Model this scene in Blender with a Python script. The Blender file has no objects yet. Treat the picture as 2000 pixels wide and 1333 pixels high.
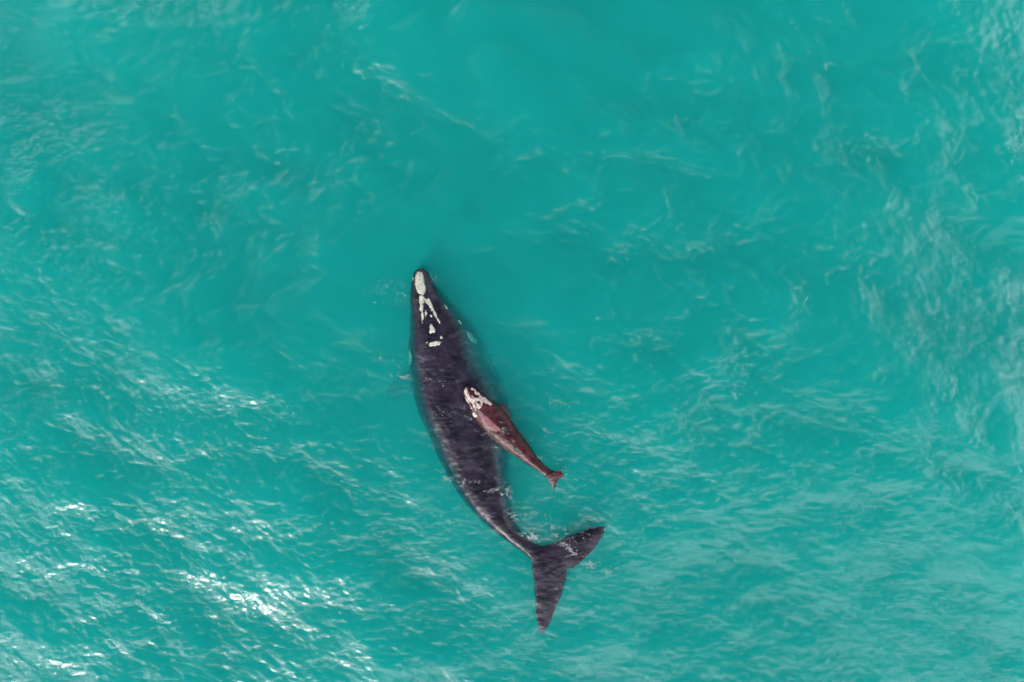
import bpy, bmesh, math, random
import numpy as np
from mathutils import Vector, noise
from mathutils.bvhtree import BVHTree

random.seed(7)
rng = np.random.default_rng(11)
scene = bpy.context.scene
C = scene.collection

# ------------------------------------------------------------------ camera
PXM = 50.0                                  # photograph pixels per metre at the sea surface
CAM_H = 34.0
cam_d = bpy.data.cameras.new('camera')
cam_d.sensor_width = 36.0
cam_d.lens = 36.0 * CAM_H / (2000.0 / PXM)
cam_d.clip_end = 8000.0
cam = bpy.data.objects.new('camera', cam_d)
cam.location = (0, 0, CAM_H)
cam.rotation_euler = (0, 0, 0)
C.objects.link(cam)
scene.camera = cam

# ------------------------------------------------------------------ sky, sun, exposure
SUN_EL = math.radians(29)
SUN_AZ = math.radians(-120)                 # direction towards the sun, from +X counter-clockwise
world = bpy.data.worlds.new('World')
scene.world = world
world.use_nodes = True
wn, wl = world.node_tree.nodes, world.node_tree.links
bg = wn['Background']
sky = wn.new('ShaderNodeTexSky')
sky.sky_type = 'NISHITA'
sky.sun_disc = False
sky.sun_elevation = SUN_EL
sky.sun_rotation = math.pi / 2 - SUN_AZ
sky.air_density = 1.0
sky.dust_density = 0.5
sky.ozone_density = 1.0
wl.new(sky.outputs[0], bg.inputs[0])
bg.inputs[1].default_value = 0.06
# broken white cloud, one even layer seen in perspective (so it closes up towards the horizon)
wtc = wn.new('ShaderNodeTexCoord')
sep = wn.new('ShaderNodeSeparateXYZ')
wl.new(wtc.outputs['Generated'], sep.inputs[0])


def wmath(op, a, b):
    n = wn.new('ShaderNodeMath')
    n.operation = op
    for i, v in enumerate((a, b)):
        if isinstance(v, (int, float)):
            n.inputs[i].default_value = v
        else:
            wl.new(v, n.inputs[i])
    return n.outputs[0]


zc = wmath('ADD', wmath('MAXIMUM', sep.outputs[2], 0.0), 0.03)
comb = wn.new('ShaderNodeCombineXYZ')
wl.new(wmath('SUBTRACT', wmath('DIVIDE', sep.outputs[0], zc), 3.94), comb.inputs[0])
wl.new(wmath('SUBTRACT', wmath('DIVIDE', sep.outputs[1], zc), 4.89), comb.inputs[1])
cn = wn.new('ShaderNodeTexNoise')
cn.inputs['Scale'].default_value = 1.15
cn.inputs['Detail'].default_value = 5
cn.inputs['Roughness'].default_value = 0.5
wl.new(comb.outputs[0], cn.inputs['Vector'])
far = wmath('POWER', wmath('SUBTRACT', 1.0, wmath('MAXIMUM', sep.outputs[2], 0.0)), 1.0)
cov = wn.new('ShaderNodeMapRange')
cov.interpolation_type = 'SMOOTHSTEP'
cov.inputs[1].default_value = 0.52
cov.inputs[2].default_value = 0.65
wl.new(wmath('ADD', cn.outputs[0], wmath('MULTIPLY', far, 0.03)), cov.inputs[0])
cloud = wn.new('ShaderNodeBackground')
cloud.inputs[0].default_value = (0.97, 0.99, 1.0, 1)
cloud.inputs[1].default_value = 5.0
wmix = wn.new('ShaderNodeMixShader')
wl.new(cov.outputs[0], wmix.inputs[0])
wl.new(bg.outputs[0], wmix.inputs[1])
wl.new(cloud.outputs[0], wmix.inputs[2])
wl.new(wmix.outputs[0], wn['World Output'].inputs[0])

sun_d = bpy.data.lights.new('sun', 'SUN')
sun_d.energy = 3.1
sun_d.angle = math.radians(0.5)
sun_d.color = (1.0, 0.95, 0.88)
sun = bpy.data.objects.new('sun', sun_d)
to_sun = Vector((math.cos(SUN_EL) * math.cos(SUN_AZ), math.cos(SUN_EL) * math.sin(SUN_AZ), math.sin(SUN_EL)))
sun.rotation_euler = to_sun.to_track_quat('Z', 'Y').to_euler()
sun.location = to_sun * 60
C.objects.link(sun)

scene.view_settings.view_transform = 'Standard'
scene.view_settings.look = 'None'
scene.view_settings.exposure = 0.90
scene.view_settings.gamma = 1.0
scene.view_settings.use_curve_mapping = False
cy = scene.cycles
cy.use_denoising = True
cy.use_adaptive_sampling = True
cy.adaptive_threshold = 0.015
cy.max_bounces = 8
cy.volume_bounces = 0
cy.diffuse_bounces = 3
cy.glossy_bounces = 3
cy.transparent_max_bounces = 12
cy.caustics_reflective = False
cy.caustics_refractive = False
cy.sample_clamp_indirect = 8.0


# ------------------------------------------------------------------ helpers
def P(px, py, z=0.0):
    """A point of the photograph's plan (50 px = 1 m) in metres."""
    return Vector(((px - 1000.0) / PXM, (666.5 - py) / PXM, z))


def obj(name, me, mat, parent=None):
    o = bpy.data.objects.new(name, me)
    if mat:
        me.materials.clear()
        me.materials.append(mat)
    C.objects.link(o)
    if parent:
        o.parent = parent
    return o


def new_mat(name):
    m = bpy.data.materials.new(name)
    m.use_nodes = True
    nt = m.node_tree
    nt.nodes.clear()
    out = nt.nodes.new('ShaderNodeOutputMaterial')
    return m, nt, out


def node(nt, typ, **kw):
    n = nt.nodes.new(typ)
    for k, v in kw.items():
        if k in n.inputs.keys():
            n.inputs[k].default_value = v
        else:
            setattr(n, k, v)
    return n


def ramp(nt, stops):
    r = nt.nodes.new('ShaderNodeValToRGB')
    e = r.color_ramp.elements
    while len(e) < len(stops):
        e.new(0.5)
    for i, (p, c) in enumerate(stops):
        e[i].position = p
        e[i].color = (c[0], c[1], c[2], 1)
    return r


def tex_noise(nt, scale, detail=4, rough=0.55, stretch=None, rot=0.0, coord='Object', distortion=0.0):
    tc = nt.nodes.new('ShaderNodeTexCoord')
    mp = nt.nodes.new('ShaderNodeMapping')
    if stretch:
        mp.inputs['Scale'].default_value = stretch
    mp.inputs['Rotation'].default_value = (0, 0, rot)
    n = nt.nodes.new('ShaderNodeTexNoise')
    n.inputs['Scale'].default_value = scale
    n.inputs['Detail'].default_value = detail
    n.inputs['Roughness'].default_value = rough
    n.inputs['Distortion'].default_value = distortion
    nt.links.new(tc.outputs[coord], mp.inputs[0])
    nt.links.new(mp.outputs[0], n.inputs['Vector'])
    return n


# ------------------------------------------------------------------ sea state: one random wave field
TILE, NG = 64.0, 1280
DX = TILE / NG
kx = 2 * np.pi * np.fft.fftfreq(NG, DX)
KX, KY = np.meshgrid(kx, kx)
K = np.sqrt(KX ** 2 + KY ** 2)
K[0, 0] = 1.0
TH = np.arctan2(KY, KX)


def band(l_long, l_short, power, direction, spread, iso, seed):
    r = np.random.default_rng(seed)
    kl, ks = 2 * np.pi / l_long, 2 * np.pi / l_short
    s = K ** (-power) * np.exp(-(kl / K) ** 4) * np.exp(-(K / ks) ** 2)
    d = np.abs(np.cos((TH - direction) / 1.0)) ** (2 * spread) + iso
    a = np.sqrt(s * d)
    a[0, 0] = 0
    f = a * (r.normal(size=K.shape) + 1j * r.normal(size=K.shape))
    h = np.fft.ifft2(f)
    hx, hy = np.fft.ifft2(1j * KX * f).real, np.fft.ifft2(1j * KY * f).real
    g = math.sqrt((hx ** 2 + hy ** 2).mean())
    return h.real / g                        # height scaled to a mean square slope of 1


SWELL = band(16, 5.0, 4.0, math.radians(58), 2, 0.10, 1)
CHOP = band(4.0, 0.5, 4.0, math.radians(68), 1, 0.45, 2)
RIPPLE = band(0.65, 0.10, 3.0, math.radians(74), 1.5, 0.25, 3)
GUST = band(22, 3.0, 4.0, math.radians(60), 1, 0.6, 4)
GUST = (GUST - GUST.mean()) / GUST.std()

ADULT_AXIS = [(822, 530), (850, 660), (885, 770), (915, 880), (945, 975), (1010, 1055), (1060, 1085), (1150, 1050), (1070, 1180)]
CALF_AXIS = [(908, 757), (960, 825), (1020, 880), (1080, 930)]


def dist_to_axis(X, Y):
    d = np.full(X.shape, 1e9)
    for ax in (ADULT_AXIS, CALF_AXIS):
        pts = [P(*p) for p in ax]
        for a, b in zip(pts[:-1], pts[1:]):
            ab = np.array([b.x - a.x, b.y - a.y])
            t = np.clip(((X - a.x) * ab[0] + (Y - a.y) * ab[1]) / (ab @ ab), 0, 1)
            d = np.minimum(d, np.hypot(X - a.x - t * ab[0], Y - a.y - t * ab[1]))
    return d


NX, NY = 960, 690                            # dense part, 48 m by 34.5 m
ix0, iy0 = (NG - NX) // 2, (NG - NY) // 2
xs = (np.arange(NX) - NX / 2 + 0.5) * DX
ys = (np.arange(NY) - NY / 2 + 0.5) * DX
X, Y = np.meshgrid(xs, ys)
sl = (slice(iy0, iy0 + NY), slice(ix0, ix0 + NX))
near = np.clip((4.2 - dist_to_axis(X, Y)) / 2.8, 0, 1)
near = near * near * (3 - 2 * near)
gust = 1 / (1 + np.exp(-1.6 * GUST[sl]))
H = (SWELL[sl] * 0.07 * (1 - 0.93 * near)
     + CHOP[sl] * 0.092 * (1 - 0.25 * near) * (0.75 + 0.5 * gust)
     + RIPPLE[sl] * 0.14 * (0.65 + 0.7 * gust))
edge = np.minimum(np.minimum(X - xs[0], xs[-1] - X), np.minimum(Y - ys[0], ys[-1] - Y))
H *= np.clip(edge / 2.0, 0, 1)


def sea(x, y):
    i = (x - xs[0]) / DX
    j = (y - ys[0]) / DX
    i = min(max(i, 0), NX - 1.001)
    j = min(max(j, 0), NY - 1.001)
    a, b = int(i), int(j)
    u, v = i - a, j - b
    return float((H[b, a] * (1 - u) + H[b, a + 1] * u) * (1 - v) + (H[b + 1, a] * (1 - u) + H[b + 1, a + 1] * u) * v)


# ------------------------------------------------------------------ water: wavy top, closed body, teal scattering volume
def water_mesh():
    grow = [1.0, 2.5, 5, 10, 20, 40, 80, 160, 320, 640, 1280]
    gx = np.concatenate([[xs[0] - g for g in reversed(grow)], xs, [xs[-1] + g for g in grow]])
    gy = np.concatenate([[ys[0] - g for g in reversed(grow)], ys, [ys[-1] + g for g in grow]])
    n = len(grow)
    Z = np.zeros((len(gy), len(gx)))
    Z[n:n + NY, n:n + NX] = H
    GX, GY = np.meshgrid(gx, gy)
    co = np.stack([GX, GY, Z], -1).reshape(-1, 3)
    w, h = len(gx), len(gy)
    idx = np.arange(w * h).reshape(h, w)
    q = np.stack([idx[:-1, :-1], idx[:-1, 1:], idx[1:, 1:], idx[1:, :-1]], -1).reshape(-1, 4)
    base = w * h
    low = np.array([[gx[0], gy[0], -40], [gx[-1], gy[0], -40], [gx[-1], gy[-1], -40], [gx[0], gy[-1], -40]], float)
    c = [idx[0, 0], idx[0, -1], idx[-1, -1], idx[-1, 0]]
    extra = [[base + 3, base + 2, base + 1, base]] + [[base + i, base + (i + 1) % 4, c[(i + 1) % 4], c[i]] for i in range(4)]
    co = np.concatenate([co, low])
    q = np.concatenate([q, np.array(extra)])
    me = bpy.data.meshes.new('water')
    me.vertices.add(len(co))
    me.vertices.foreach_set('co', co.ravel())
    me.loops.add(q.size)
    me.loops.foreach_set('vertex_index', q.ravel().astype(np.int32))
    me.polygons.add(len(q))
    me.polygons.foreach_set('loop_start', (np.arange(len(q)) * 4).astype(np.int32))
    me.polygons.foreach_set('loop_total', np.full(len(q), 4, np.int32))
    sm = np.ones(len(q), bool)
    sm[-5:] = False
    me.polygons.foreach_set('use_smooth', sm)
    me.update(calc_edges=True)
    return me


m_water, nt, out = new_mat('sea_water')
fine = tex_noise(nt, 7.0, 4, 0.65, stretch=(0.6, 1.3, 1.0), rot=math.radians(-14), distortion=0.6)
bump = node(nt, 'ShaderNodeBump', Strength=0.55, Distance=0.03)
nt.links.new(fine.outputs[0], bump.inputs['Height'])
fr = node(nt, 'ShaderNodeFresnel', IOR=1.37)
nt.links.new(bump.outputs[0], fr.inputs['Normal'])
tr = node(nt, 'ShaderNodeBsdfTransparent')
gl = node(nt, 'ShaderNodeBsdfGlossy', Roughness=0.15)
nt.links.new(bump.outputs[0], gl.inputs['Normal'])
mix = node(nt, 'ShaderNodeMixShader')
# light passing down into the water loses more where a wave face is struck at a flat angle (no total reflection)
geo = node(nt, 'ShaderNodeNewGeometry')
dot = node(nt, 'ShaderNodeVectorMath', operation='DOT_PRODUCT')
nt.links.new(geo.outputs['Incoming'], dot.inputs[0])
nt.links.new(geo.outputs['Normal'], dot.inputs[1])


def smath(op, x, y):
    n_ = node(nt, 'ShaderNodeMath', operation=op)
    for i_, v_ in enumerate((x, y)):
        if v_ is None:
            continue
        if isinstance(v_, (int, float)):
            n_.inputs[i_].default_value = v_
        else:
            nt.links.new(v_, n_.inputs[i_])
    return n_.outputs[0]


away = smath('SUBTRACT', 1.0, smath('ABSOLUTE', dot.outputs['Value'], None))
loss = smath('POWER', away, 3.5)
facf = node(nt, 'ShaderNodeMix', data_type='FLOAT')
nt.links.new(geo.outputs['Backfacing'], facf.inputs[0])
nt.links.new(fr.outputs[0], facf.inputs[2])
nt.links.new(loss, facf.inputs[3])
nt.links.new(facf.outputs[0], mix.inputs[0])
nt.links.new(tr.outputs[0], mix.inputs[1])
nt.links.new(gl.outputs[0], mix.inputs[2])
nt.links.new(mix.outputs[0], out.inputs['Surface'])
vs = node(nt, 'ShaderNodeVolumeScatter', Density=0.35, Color=(0.08, 1, 1, 1))
va = node(nt, 'ShaderNodeVolumeAbsorption', Density=2.4, Color=(0.0, 0.952, 0.936, 1))
ad = node(nt, 'ShaderNodeAddShader')
nt.links.new(vs.outputs[0], ad.inputs[0])
nt.links.new(va.outputs[0], ad.inputs[1])
nt.links.new(ad.outputs[0], out.inputs['Volume'])

water = obj('water', water_mesh(), m_water)
water['kind'] = 'structure'
water['label'] = 'rippled turquoise sea water all around the whales'

# seabed: sand sloping gently up towards the lower part of the picture
m_sand, nt, out = new_mat('seabed_sand')
nz = tex_noise(nt, 0.35, 5, 0.6)
rp = ramp(nt, [(0.35, (0.30, 0.27, 0.20)), (0.65, (0.48, 0.44, 0.35))])
nt.links.new(nz.outputs[0], rp.inputs[0])
bs = node(nt, 'ShaderNodeBsdfPrincipled', Roughness=0.9)
nt.links.new(rp.outputs[0], bs.inputs['Base Color'])
nt.links.new(bs.outputs[0], out.inputs['Surface'])


def seabed_mesh():
    bm = bmesh.new()
    cs = [-1200, -600, -300, -150, -80] + [-50 + 2.5 * i for i in range(41)] + [80, 150, 300, 600, 1200]
    vs_ = []
    for y in cs:
        row = []
        for x in cs:
            z = -6.5 + 0.9 * math.tanh((0.5 * x - 0.9 * y) / 22.0) * 1.3 + 0.35 * noise.noise(Vector((x * .09, y * .09, 3)))
            row.append(bm.verts.new((x, y, z)))
        vs_.append(row)
    for j in range(len(cs) - 1):
        for i in range(len(cs) - 1):
            f = bm.faces.new((vs_[j][i], vs_[j][i + 1], vs_[j + 1][i + 1], vs_[j + 1][i]))
            f.smooth = True
    me = bpy.data.meshes.new('seabed')
    bm.to_mesh(me)
    bm.free()
    return me


bed = obj('seabed', seabed_mesh(), m_sand)
bed['kind'] = 'structure'
bed['label'] = 'pale sandy seabed dimly showing under the turquoise water'


# ------------------------------------------------------------------ whale builders
def catmull(vals, t):
    n = len(vals)
    i = min(int(t), n - 2)
    u = t - i
    p0, p1, p2, p3 = (vals[max(i - 1, 0)], vals[i], vals[i + 1], vals[min(i + 2, n - 1)])
    return 0.5 * ((2 * p1) + (-p0 + p2) * u + (2 * p0 - 5 * p1 + 4 * p2 - p3) * u * u + (-p0 + 3 * p1 - 3 * p2 + p3) * u ** 3)


def loft(bm, stations, sub=4, seg=40):
    """stations: (Lx, Ly, Rx, Ry, ridge fraction, top z, height, section power, roll)"""
    arr = [np.array(s, float) for s in stations]
    rings = []
    n = (len(arr) - 1) * sub
    for k in range(n + 1):
        lx, ly, rx, ry, f, zt, hh, pw, roll = catmull(arr, k / sub)
        L, R = P(lx, ly), P(rx, ry)
        ridge = L.lerp(R, f)
        ring = []
        for j in range(seg):
            a = 2 * math.pi * j / seg
            ca, sa = math.cos(a), math.sin(a)
            e = 2.0 / pw
            cx = math.copysign(abs(ca) ** e, ca)
            sz = math.copysign(abs(sa) ** e, sa)
            side = (R - ridge) if cx > 0 else (L - ridge)
            p = ridge + side * abs(cx)
            up = hh * 0.5
            z = zt - up + sz * up
            z -= roll * cx * 0.5 * (1 + abs(cx)) * (1 if cx > 0 else 0.4)
            ring.append(bm.verts.new((p.x, p.y, z)))
        rings.append(ring)
    for a, b in zip(rings[:-1], rings[1:]):
        for j in range(seg):
            bm.faces.new((a[j], a[(j + 1) % seg], b[(j + 1) % seg], b[j]))
    for ring in (rings[0], rings[-1]):
        c = bm.verts.new(sum((v.co for v in ring), Vector()) / seg)
        for j in range(seg):
            bm.faces.new((ring[j], ring[(j + 1) % seg], c))


def inside(poly, x, y):
    r = False
    j = len(poly) - 1
    for i in range(len(poly)):
        xi, yi = poly[i]
        xj, yj = poly[j]
        if (yi > y) != (yj > y) and x < (xj - xi) * (y - yi) / (yj - yi) + xi:
            r = not r
        j = i
    return r


def edge_dist(poly, x, y):
    d = 1e9
    for i in range(len(poly)):
        ax, ay = poly[i - 1]
        bx, by = poly[i]
        vx, vy = bx - ax, by - ay
        t = max(0, min(1, ((x - ax) * vx + (y - ay) * vy) / (vx * vx + vy * vy + 1e-12)))
        d = min(d, math.hypot(x - ax - t * vx, y - ay - t * vy))
    return d


def smooth_poly(pts, sub=5):
    n = len(pts)
    o = []
    for i in range(n):
        p0, p1, p2, p3 = (np.array(pts[(i + k - 1) % n], float) for k in range(4))
        for s in range(sub):
            u = s / sub
            o.append(tuple(0.5 * ((2 * p1) + (-p0 + p2) * u + (2 * p0 - 5 * p1 + 4 * p2 - p3) * u * u + (-p0 + 3 * p1 - 3 * p2 + p3) * u ** 3)))
    return o


def blade(bm, outline, zfun, thick, cell, edge_m):
    """A tapered blade (fluke or flipper) with the given plan outline in photograph pixels."""
    poly = [tuple((P(*p) + 0.025 * noise.noise_vector(P(*p) * 3.0)).xy) for p in smooth_poly(outline)]
    x0, x1 = min(p[0] for p in poly), max(p[0] for p in poly)
    y0, y1 = min(p[1] for p in poly), max(p[1] for p in poly)
    nx, ny = int((x1 - x0) / cell) + 2, int((y1 - y0) / cell) + 2
    grid = {}
    for j in range(ny):
        for i in range(nx):
            x, y = x0 + i * cell, y0 + j * cell
            if inside(poly, x, y):
                d = edge_dist(poly, x, y)
                t = 0.035 + thick * math.sqrt(min(1.0, d / edge_m))
                z = zfun(x, y)
                grid[i, j] = (bm.verts.new((x, y, z + t * 0.5)), bm.verts.new((x, y, z - t * 0.5)))
    used = {}
    for (i, j) in list(grid):
        c = [(i, j), (i + 1, j), (i + 1, j + 1), (i, j + 1)]
        if all(k in grid for k in c):
            bm.faces.new([grid[k][0] for k in c])
            bm.faces.new([grid[k][1] for k in reversed(c)])
            for a, b in zip(c, c[1:] + c[:1]):
                used[(a, b)] = 1
    for (a, b) in used:
        if (b, a) not in used:
            bm.faces.new((grid[b][0], grid[a][0], grid[a][1], grid[b][1]))


def fuse(bm, name, voxel, smooth_it):
    """Join everything in the bmesh into one continuous skin."""
    for v in [v for v in bm.verts if not v.link_faces]:
        bm.verts.remove(v)
    bmesh.ops.recalc_face_normals(bm, faces=bm.faces)
    me = bpy.data.meshes.new(name + '_raw')
    bm.to_mesh(me)
    bm.free()
    o = bpy.data.objects.new(name + '_raw', me)
    C.objects.link(o)
    r = o.modifiers.new('r', 'REMESH')
    r.mode = 'VOXEL'
    r.voxel_size = voxel
    s = o.modifiers.new('s', 'SMOOTH')
    s.factor = 0.5
    s.iterations = smooth_it
    dg = bpy.context.evaluated_depsgraph_get()
    new = bpy.data.meshes.new_from_object(o.evaluated_get(dg))
    new.name = name
    bpy.data.objects.remove(o)
    bpy.data.meshes.remove(me)
    for p in new.polygons:
        p.use_smooth = True
    return new


RIP = RIPPLE[sl] + 0.35 * CHOP[sl]


def wet_film(me, slope):
    """The thin sheet of water running over a back carries the same ripples as the sea."""
    n = len(me.vertices)
    co, no = np.empty(n * 3), np.empty(n * 3)
    me.vertices.foreach_get('co', co)
    me.vertex_normals.foreach_get('vector', no)
    co, nz_ = co.reshape(-1, 3), no.reshape(-1, 3)[:, 2]
    i = np.clip(((co[:, 0] - xs[0]) / DX).astype(int), 0, NX - 1)
    j = np.clip(((co[:, 1] - ys[0]) / DX).astype(int), 0, NY - 1)
    w = np.where(co[:, 2] > -0.6, np.clip((nz_ - 0.2) * 2, 0, 1), 0)
    co[:, 2] += slope * RIP[j, i] * w
    me.vertices.foreach_set('co', co.ravel())


def bvh_of(me):
    return BVHTree.FromPolygons([v.co.copy() for v in me.vertices], [tuple(p.vertices) for p in me.polygons])


def top_of(bvhs, x, y):
    z = None
    for b in bvhs:
        hit = b.ray_cast(Vector((x, y, 6)), Vector((0, 0, -1)))
        if hit[0] is not None and (z is None or hit[0].z > z):
            z = hit[0].z
    return z


def draped(name, outline, bvh, mat, parent, cell=0.022, rise=0.03, rough=0.018, fray=0.0, seed=0, smooth=True):
    """A crust that lies on the skin inside an outline: raised middle, ragged rim."""
    poly = [tuple(P(*p).xy) for p in (smooth_poly(outline) if smooth else outline)]
    x0, x1 = min(p[0] for p in poly) - 0.1, max(p[0] for p in poly) + 0.1
    y0, y1 = min(p[1] for p in poly) - 0.1, max(p[1] for p in poly) + 0.1
    nx, ny = int((x1 - x0) / cell) + 2, int((y1 - y0) / cell) + 2
    bm = bmesh.new()
    g = {}
    for j in range(ny):
        for i in range(nx):
            x, y = x0 + i * cell, y0 + j * cell
            wob = Vector((x * 5 + seed, y * 5, seed * 1.7))
            d = edge_dist(poly, x, y) * (1 if inside(poly, x, y) else -1)
            d += 0.035 * noise.noise(wob) + 0.03 * noise.noise(wob * 3.1) + 0.022 * noise.noise(wob * 7.3)
            if fray:
                d -= fray * max(0, noise.noise(wob * 1.9 + Vector((9, 2, 5))) + 0.15)
            if d > 0:
                z = top_of([bvh], x, y)
                if z is not None:
                    t = rise * min(1, d / 0.06) ** 0.6 + rough * noise.noise(wob * 4.0) + 0.006
                    g[i, j] = bm.verts.new((x, y, z + max(t, 0.004)))
    edges = {}
    for (i, j) in list(g):
        c = [(i, j), (i + 1, j), (i + 1, j + 1), (i, j + 1)]
        if all(k in g for k in c):
            bm.faces.new([g[k] for k in c]).smooth = True
            for a, b in zip(c, c[1:] + c[:1]):
                edges[a, b] = 1
    low = {}
    for (a, b) in list(edges):
        if (b, a) not in edges:
            for k in (a, b):
                if k not in low:
                    low[k] = bm.verts.new(g[k].co + Vector((0, 0, -0.06)))
            bm.faces.new((g[b], g[a], low[a], low[b]))
    for v in [v for v in bm.verts if not v.link_faces]:
        bm.verts.remove(v)
    me = bpy.data.meshes.new(name)
    bm.to_mesh(me)
    bm.free()
    return obj(name, me, mat, parent)


def stroke(pts, widths):
    """Outline of a tapering band along pixel points."""
    l, r = [], []
    for i, p in enumerate(pts):
        a, b = pts[max(i - 1, 0)], pts[min(i + 1, len(pts) - 1)]
        dx, dy = b[0] - a[0], b[1] - a[1]
        n = math.hypot(dx, dy)
        w = widths[i] / 2
        l.append((p[0] - dy / n * w, p[1] + dx / n * w))
        r.append((p[0] + dy / n * w, p[1] - dx / n * w))
    return l + r[::-1]


# ------------------------------------------------------------------ skin materials
def skin(name, dark, light, mott, rough, film=0.02, scratch=None, lo=0.36, hi=0.66):
    m, nt, out = new_mat(name)
    n1 = tex_noise(nt, mott, 6, 0.62)
    n2 = tex_noise(nt, 22.0, 3, 0.6, stretch=(1, 1, 1))
    mixn = node(nt, 'ShaderNodeMix', data_type='FLOAT')
    mixn.inputs[0].default_value = 0.35
    nt.links.new(n1.outputs[0], mixn.inputs[2])
    nt.links.new(n2.outputs[0], mixn.inputs[3])
    r = ramp(nt, [(lo, dark), (hi, light)])
    nt.links.new(mixn.outputs[0], r.inputs[0])
    b = node(nt, 'ShaderNodeBsdfPrincipled', Roughness=rough, IOR=1.28)
    col = r.outputs[0]
    if scratch:
        ns = tex_noise(nt, 6.0, 4, 0.7, stretch=(0.35, 2.2, 1), rot=math.radians(35), distortion=1.2)
        rs = ramp(nt, [(0.66, (0, 0, 0)), (0.80, (1, 1, 1))])
        nt.links.new(ns.outputs[0], rs.inputs[0])
        mx = node(nt, 'ShaderNodeMix', data_type='RGBA')
        nt.links.new(rs.outputs[0], mx.inputs[0])
        nt.links.new(col, mx.inputs[6])
        mx.inputs[7].default_value = (*scratch, 1)
        col = mx.outputs[2]
    nt.links.new(col, b.inputs['Base Color'])
    w = tex_noise(nt, 7.0, 4, 0.65, stretch=(0.6, 1.3, 1), rot=math.radians(-14), distortion=0.6)
    bp = node(nt, 'ShaderNodeBump', Strength=0.6, Distance=film)
    nt.links.new(w.outputs[0], bp.inputs['Height'])
    nt.links.new(bp.outputs[0], b.inputs['Normal'])
    nt.links.new(b.outputs[0], out.inputs['Surface'])
    return m


m_adult = skin('adult_skin', (0.003, 0.0024, 0.006), (0.018, 0.013, 0.024), 1.3, 0.28, 0.03, (0.024, 0.019, 0.030), 0.42, 0.62)
m_calf = skin('calf_skin', (0.006, 0.0012, 0.002), (0.048, 0.006, 0.011), 3.4, 0.36, 0.03, (0.10, 0.035, 0.045), 0.42, 0.62)


def crust(name, a, b, c, scale):
    m, nt, out = new_mat(name)
    n1 = tex_noise(nt, scale, 6, 0.7)
    r = ramp(nt, [(0.32, a), (0.50, b), (0.68, c)])
    nt.links.new(n1.outputs[0], r.inputs[0])
    bs_ = node(nt, 'ShaderNodeBsdfPrincipled', Roughness=0.75)
    nt.links.new(r.outputs[0], bs_.inputs['Base Color'])
    bp = node(nt, 'ShaderNodeBump', Strength=0.6, Distance=0.03)
    nt.links.new(n1.outputs[0], bp.inputs['Height'])
    nt.links.new(bp.outputs[0], bs_.inputs['Normal'])
    nt.links.new(bs_.outputs[0], out.inputs['Surface'])
    return m


m_call = crust('callosity_crust', (0.10, 0.10, 0.08), (0.22, 0.22, 0.185), (0.29, 0.29, 0.25), 9.0)
m_call_lip = crust('lip_crust', (0.05, 0.05, 0.04), (0.10, 0.11, 0.09), (0.16, 0.17, 0.14), 7.0)
m_call_calf = crust('calf_callosity_crust', (0.07, 0.025, 0.025), (0.25, 0.20, 0.18), (0.36, 0.34, 0.32), 9.0)
m_hole = skin('blowhole_skin', (0.010, 0.003, 0.004), (0.022, 0.007, 0.009), 5.0, 0.3, 0.01)

# ------------------------------------------------------------------ adult whale
whale = bpy.data.objects.new('whale', None)
whale.location = (0, 0, 0)
C.objects.link(whale)
whale['label'] = 'large blackish adult whale with creamy callosities on its head and wide flukes'
whale['category'] = 'whale'

A = [  # Lx, Ly, Rx, Ry, ridge, top, height, power, roll
    (815, 525, 827, 524, .50, -0.02, 0.25, 2.2, 0.0),
    (806, 533, 835, 531, .48, 0.06, 0.75, 2.4, 0.0),
    (802, 548, 842, 546, .45, 0.12, 1.20, 2.6, 0.0),
    (798, 577, 863, 572, .40, 0.13, 1.60, 2.7, 0.05),
    (798, 610, 890, 600, .40, 0.12, 2.00, 2.9, 0.08),
    (795, 650, 920, 632, .40, 0.11, 2.40, 3.0, 0.10),
    (791, 688, 942, 664, .42, 0.10, 2.60, 3.0, 0.12),
    (795, 727, 959, 702, .44, 0.08, 2.80, 3.0, 0.15),
    (800, 770, 978, 741, .45, 0.06, 2.90, 3.3, 0.08),
    (812, 812, 990, 783, .45, 0.06, 2.90, 3.3, 0.10),
    (830, 850, 996, 824, .45, 0.06, 2.80, 3.3, 0.09),
    (846, 888, 996, 866, .46, 0.06, 2.60, 3.2, 0.06),
    (865, 925, 996, 907, .48, 0.06, 2.30, 3.1, 0.03),
    (884, 957, 996, 943, .50, 0.06, 1.95, 2.9, 0.02),
    (905, 986, 1000, 971, .50, 0.06, 1.60, 2.7, 0.00),
    (930, 1013, 1002, 999, .50, 0.06, 1.30, 2.3, 0.0),
    (961, 1040, 1010, 1027, .50, 0.06, 1.00, 2.2, 0.0),
    (991, 1061, 1022, 1045, .50, 0.06, 0.75, 2.1, 0.0),
    (1017, 1078, 1039, 1059, .50, 0.06, 0.50, 2.1, 0.0),
    (1035, 1093, 1058, 1070, .50, 0.01, 0.32, 2.0, 0.0),
    (1056, 1106, 1074, 1080, .50, 0.02, 0.18, 2.0, 0.0),
]
bm = bmesh.new()
loft(bm, A)
FLUKE = [(1031, 1081), (1046, 1068), (1060, 1067), (1078, 1062), (1103, 1050), (1130, 1040), (1157, 1032), (1181, 1030),
         (1174, 1050), (1158, 1076), (1134, 1099), (1118, 1112), (1106, 1114), (1107, 1130), (1099, 1158), (1088, 1184),
         (1077, 1211), (1060, 1239), (1050, 1217), (1046, 1184), (1044, 1145), (1040, 1116), (1039, 1098)]
FLUKE = [(1085 + (x - 1085) * 1.04, 1105 + (y - 1105) * 1.035) for x, y in FLUKE]
fc = P(1065, 1090)


def fluke_z(x, y):
    d = math.hypot(x - fc.x, y - fc.y)
    return -0.045 - 0.006 * d * d + 0.03 * noise.noise(Vector((x * 0.9, y * 0.9, 2)))


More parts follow.
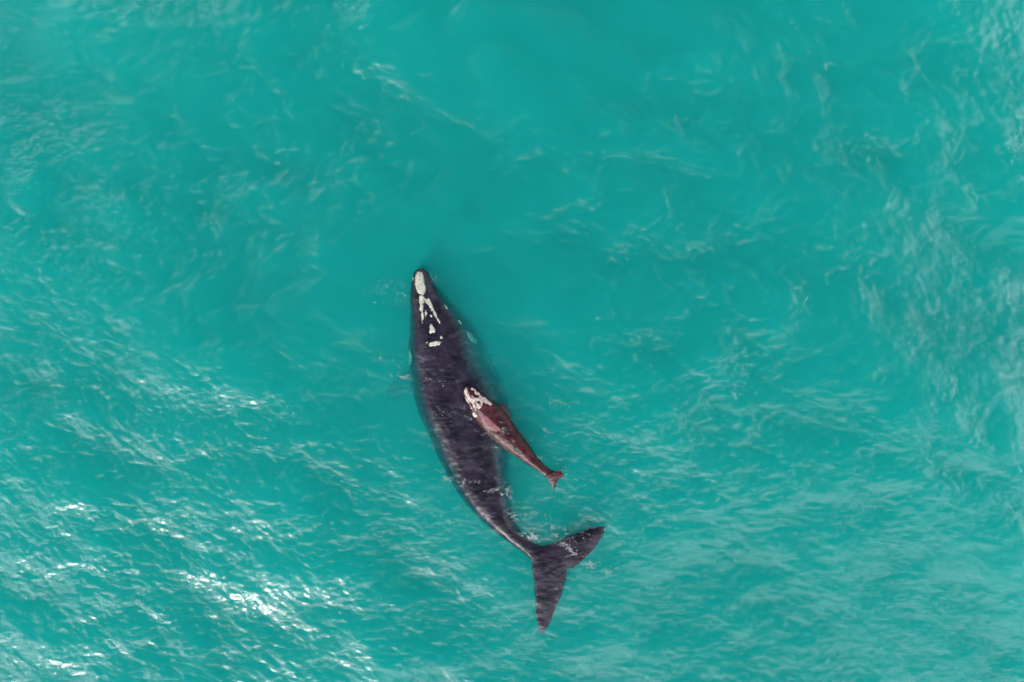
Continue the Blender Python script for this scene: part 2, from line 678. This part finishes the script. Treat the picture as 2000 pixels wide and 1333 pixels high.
blade(bm, FLUKE, fluke_z, 0.14, 0.05, 0.35)
# paired flippers, held out below the water behind the head
blade(bm, [(812, 715), (790, 724), (764, 742), (745, 764), (742, 780), (760, 784), (786, 776), (808, 766), (820, 750)],
      lambda x, y: -0.95 + 0.30 * (x - P(812, 0).x), 0.22, 0.06, 0.3)
blade(bm, [(930, 690), (955, 690), (984, 702), (1010, 724), (1018, 744), (1000, 750), (972, 746), (948, 744), (935, 730)],
      lambda x, y: -1.9 - 0.35 * (x - P(935, 0).x), 0.22, 0.06, 0.3)
adult_me = fuse(bm, 'body', 0.045, 3)
for v in adult_me.vertices:                  # low folds and dents of the back
    p = v.co
    v.co.z += 0.035 * noise.noise(Vector((p.x * 1.1, p.y * 1.1, p.z * .7))) + 0.012 * noise.noise(Vector((p.x * 4, p.y * 4, p.z * 2)))
wet_film(adult_me, 0.09)
adult_me.update()
body = obj('body', adult_me, m_adult, whale)
adult_bvh = bvh_of(adult_me)

CALL = [
    ([(816, 531), (825, 533), (830, 546), (832, 560), (832, 573), (826, 577), (818, 574), (812, 562), (810, 545)], 0.06, 0.0),
    (stroke([(822, 577), (824, 584), (824, 592)], [9, 11, 9]), 0.03, 0.04),
    (stroke([(823, 590), (824, 600), (825, 611)], [6, 9, 7]), 0.03, 0.05),
    (stroke([(826, 611), (826, 622), (825, 632)], [6, 5, 3]), 0.02, 0.03),
    (stroke([(828, 581), (833, 589), (838, 595)], [5, 6, 4]), 0.02, 0.04),
    (stroke([(836, 584), (841, 596), (847, 608)], [7, 8, 6]), 0.03, 0.03),
    (stroke([(848, 610), (854, 622), (860, 632)], [6, 5, 3]), 0.025, 0.02),
    (stroke([(832, 606), (833, 613), (831, 619)], [3, 5, 3]), 0.015, 0.02),
    (stroke([(841, 615), (844, 620)], [3, 4]), 0.012, 0.0),
    ([(841, 634), (846, 637), (850, 645), (847, 650), (839, 651), (838, 643)], 0.04, 0.0),
    ([(838, 677), (840, 670), (848, 666), (858, 666), (863, 670), (858, 675), (848, 677)], 0.04, 0.0),
    (stroke([(832, 671), (836, 668)], [3, 4]), 0.02, 0.0),
    (stroke([(860, 657), (864, 661)], [3, 4]), 0.02, 0.0),
    ([(910, 646), (919, 650), (927, 658), (932, 666), (930, 672), (922, 669), (915, 661)], 0.05, 0.02),
    ([(795, 682), (801, 684), (803, 695), (801, 708), (796, 713), (794, 700)], 0.06, 0.0),
    (stroke([(807, 538), (806, 548)], [3, 4]), 0.02, 0.0),
    (stroke([(868, 596), (873, 603)], [3, 3]), 0.02, 0.0),
    (stroke([(896, 626), (900, 632)], [3, 3]), 0.02, 0.0),
]
for k, (o_, rise, fray) in enumerate(CALL):
    draped('callosity', o_, adult_bvh, m_call_lip if k in (13, 14) else m_call, whale, rise=rise, fray=fray, seed=k * 3.3, cell=0.018)

# ------------------------------------------------------------------ calf
calf = bpy.data.objects.new('whale_calf', None)
C.objects.link(calf)
calf['label'] = 'small reddish brown whale calf with whitish head lying across the adult whale'
calf['category'] = 'whale calf'
B = [
    (906, 758, 911, 754, .5, 0.16, 0.14, 2.1, 0),
    (903, 765, 921, 754, .5, 0.25, 0.34, 2.3, 0),
    (907, 777, 934, 762, .5, 0.28, 0.46, 2.4, 0),
    (914, 791, 948, 773, .5, 0.29, 0.55, 2.4, 0),
    (919, 805, 963, 784, .5, 0.28, 0.60, 2.4, 0),
    (927, 819, 978, 795, .5, 0.26, 0.68, 2.4, 0.03),
    (937, 834, 991, 811, .5, 0.24, 0.74, 2.4, 0.03),
    (952, 850, 1003, 828, .5, 0.22, 0.78, 2.4, 0.03),
    (969, 866, 1015, 845, .5, 0.20, 0.78, 2.4, 0),
    (989, 881, 1028, 862, .5, 0.18, 0.72, 2.3, 0),
    (1010, 895, 1040, 879, .5, 0.15, 0.60, 2.2, 0),
    (1030, 908, 1051, 895, .5, 0.12, 0.45, 2.1, 0),
    (1049, 920, 1062, 907, .5, 0.09, 0.32, 2.1, 0),
    (1064, 931, 1074, 916, .5, 0.06, 0.20, 2.0, 0),
    (1076, 938, 1083, 924, .5, 0.04, 0.12, 2.0, 0),
]
bm = bmesh.new()
loft(bm, B, seg=32)
cf = P(1078, 930)
blade(bm, [(1066, 930), (1073, 917), (1084, 919), (1094, 919), (1101, 930), (1094, 936), (1089, 942), (1086, 950), (1081, 960), (1075, 947)],
      lambda x, y: 0.04 + 0.22 * min(0, (y - cf.y)), 0.07, 0.025, 0.12)
blade(bm, [(968, 795), (980, 789), (992, 795), (999, 806), (1000, 818), (990, 822), (978, 818)],
      lambda x, y: -0.06 - 0.30 * (x - P(980, 0).x), 0.10, 0.03, 0.15)
calf_me = fuse(bm, 'body', 0.024, 3)
for v in calf_me.vertices:
    p = v.co
    v.co.z += 0.018 * noise.noise(Vector((p.x * 2.4, p.y * 2.4, p.z * 1.5)))
wet_film(calf_me, 0.08)
calf_me.update()
calf_body = obj('body', calf_me, m_calf, calf)
calf_bvh = bvh_of(calf_me)

CCALL = [
    ([(908, 758), (914, 756), (917, 765), (921, 774), (926, 781), (923, 788), (916, 784), (911, 773), (907, 765)], 0.035, 0.02),
    ([(921, 772), (930, 775), (940, 777), (944, 788), (940, 797), (932, 799), (925, 795), (921, 785)], 0.02, 0.0),
    (stroke([(921, 757), (928, 764), (938, 773), (950, 783), (959, 790)], [5, 6, 8, 11, 6]), 0.025, 0.06),
    (stroke([(907, 768), (912, 779), (918, 790), (923, 798)], [3, 3, 4, 5]), 0.02, 0.04),
    ([(924, 804), (930, 806), (932, 813), (926, 815), (923, 810)], 0.03, 0.0),
    (stroke([(929, 797), (930, 804)], [3, 3]), 0.015, 0.0),
]
for k, (o_, rise, fray) in enumerate(CCALL):
    draped('callosity', o_, calf_bvh, m_call_calf, calf, rise=rise, fray=fray, seed=40 + k * 2.7, cell=0.018, rough=0.012)
m_sheen = skin('calf_sheen_skin', (0.085, 0.032, 0.037), (0.150, 0.066, 0.072), 5.0, 0.45, 0.006)  # wet sky sheen on the calf's back, painted as a paler pink colour
draped('back_sheen', [(934, 799), (940, 802), (948, 809), (956, 816), (965, 824), (974, 832), (979, 840), (969, 843), (956, 839), (945, 830), (939, 818)],
       calf_bvh, m_sheen, calf, rise=0.012, rough=0.003, seed=8, cell=0.02)
for o_ in ([(932, 783), (936, 782), (940, 785), (940, 790), (936, 790), (932, 787)],
           [(926, 787), (929, 787), (932, 790), (933, 793), (929, 794), (926, 791)]):
    draped('blowhole', o_, calf_bvh, m_hole, calf, rise=0.045, rough=0.004, seed=3, cell=0.014)

# ------------------------------------------------------------------ foam flecks on the water and over the whales
m_foam, nt, out = new_mat('foam')
bs_ = node(nt, 'ShaderNodeBsdfPrincipled', Roughness=0.6)
bs_.inputs['Base Color'].default_value = (0.26, 0.28, 0.28, 1)
nt.links.new(bs_.outputs[0], out.inputs['Surface'])

fv, ff = [], []


def fleck(x, y, length, width, ang, z=None):
    if z is None:
        z = sea(x, y)
        t = top_of((adult_bvh, calf_bvh), x, y)
        if t is not None:
            z = max(z, t)
    b = len(fv)
    ca, sa = math.cos(ang), math.sin(ang)
    n = 7
    for k in range(n):
        a = 2 * math.pi * k / n
        r = random.uniform(0.6, 1.15)
        u, v = math.cos(a) * length * r * .5, math.sin(a) * width * r * .5
        fv.append((x + u * ca - v * sa, y + u * sa + v * ca, z - 0.004))
    fv.append((x, y, z + 0.012))
    for k in range(n):
        ff.append((b + k, b + (k + 1) % n, b + n))


def streak(path, spread, count, size=(0.03, 0.12), ang=None):
    """Scatter flecks along a path of photograph pixels; spread in pixels."""
    pts = [P(*p) for p in path]
    seg = [(b - a).length for a, b in zip(pts[:-1], pts[1:])]
    tot = sum(seg)
    for _ in range(count * 5):
        d = random.uniform(0, tot)
        for a, b, s in zip(pts[:-1], pts[1:], seg):
            if d <= s:
                break
            d -= s
        p = a.lerp(b, min(1, d / max(s, 1e-6)))
        th = math.atan2(b.y - a.y, b.x - a.x)
        x = p.x + random.gauss(0, 1.5 * spread / PXM)
        y = p.y + random.gauss(0, 1.2 * spread / PXM)
        if noise.noise(Vector((x * 2.2, y * 4.5, 1.0))) + 0.7 * noise.noise(Vector((x * 6, y * 11, 4.0))) < 0.05:
            continue
        l = random.uniform(*size) * random.uniform(0.2, 0.75)
        an = (ang if ang is not None else th) + random.gauss(0, 0.35)
        fleck(x, y, l, l * random.uniform(0.15, 0.4), an)


R = math.radians
# over and beside the adult
streak([(800, 737), (830, 742), (855, 748), (872, 755)], 3, 60, ang=R(-12))
streak([(770, 733), (800, 738)], 4, 50, ang=R(-10))
streak([(905, 945), (930, 945), (945, 952), (965, 955), (985, 962)], 4, 130, (0.04, 0.16), R(-12))
streak([(985, 945), (992, 960), (1000, 975)], 3, 50)
streak([(862, 930), (880, 938)], 3, 45, ang=R(-10))
streak([(995, 1005), (1010, 1012)], 4, 50, ang=R(-15))
streak([(1024, 1046), (1050, 1050)], 3, 80, (0.05, 0.18), R(-8))
streak([(1080, 1046), (1100, 1040)], 4, 60, ang=R(15))
streak([(1095, 1055), (1115, 1075), (1130, 1088)], 3, 90, (0.04, 0.16), R(-20))
streak([(1105, 1083), (1150, 1100), (1180, 1117), (1215, 1108)], 5, 130, (0.04, 0.15), R(-10))
streak([(1020, 1000), (1060, 1000)], 3, 40, ang=R(-5))
streak([(1060, 1010), (1080, 1035)], 4, 40, ang=R(-25))
streak([(1115, 1057), (1150, 1048)], 5, 40, ang=R(20))
streak([(1070, 1108), (1085, 1113)], 2, 14, ang=R(-20))
# around the calf
streak([(962, 812), (975, 825), (985, 838), (980, 845)], 2.5, 90, (0.03, 0.10))
streak([(990, 840), (1003, 862), (1012, 878), (1025, 893)], 0.8, 70, (0.03, 0.08))
streak([(955, 843), (942, 850), (925, 838)], 1.0, 30, (0.03, 0.08))
streak([(1055, 915), (1065, 930), (1080, 942), (1092, 940)], 3, 90, (0.03, 0.12))
streak([(1090, 918), (1105, 925), (1120, 930)], 5, 60)
streak([(895, 800), (915, 815), (918, 825)], 4, 40, ang=R(-35))
streak([(862, 805), (880, 818)], 4, 20, ang=R(-30))
streak([(1080, 788), (1105, 787)], 5, 26, ang=R(20))
streak([(1055, 840), (1068, 848)], 4, 22, ang=R(30))
# by the head
streak([(740, 566), (770, 560), (798, 585)], 10, 60, (0.03, 0.10), R(20))
streak([(812, 600), (808, 640), (800, 675)], 4, 20, (0.03, 0.08), R(80))
streak([(828, 820), (840, 852), (858, 892), (872, 925)], 4, 30, (0.03, 0.08), R(-50))
streak([(735, 705), (760, 690), (775, 712)], 8, 40, (0.03, 0.10), R(-30))
streak([(845, 530), (850, 545)], 4, 20)

me = bpy.data.meshes.new('foam')
me.from_pydata(fv, [], ff)
foam = obj('foam', me, m_foam)
foam['kind'] = 'stuff'
foam['label'] = 'small white foam flecks washing over the whales and waves'
for root, base in ((whale, P(895, 800, -2.8)), (calf, P(985, 850, -0.6))):
    root.location = base
    for ch in root.children:
        ch.location = -base
print('foam', len(ff), 'adult', len(adult_me.polygons), 'calf', len(calf_me.polygons))
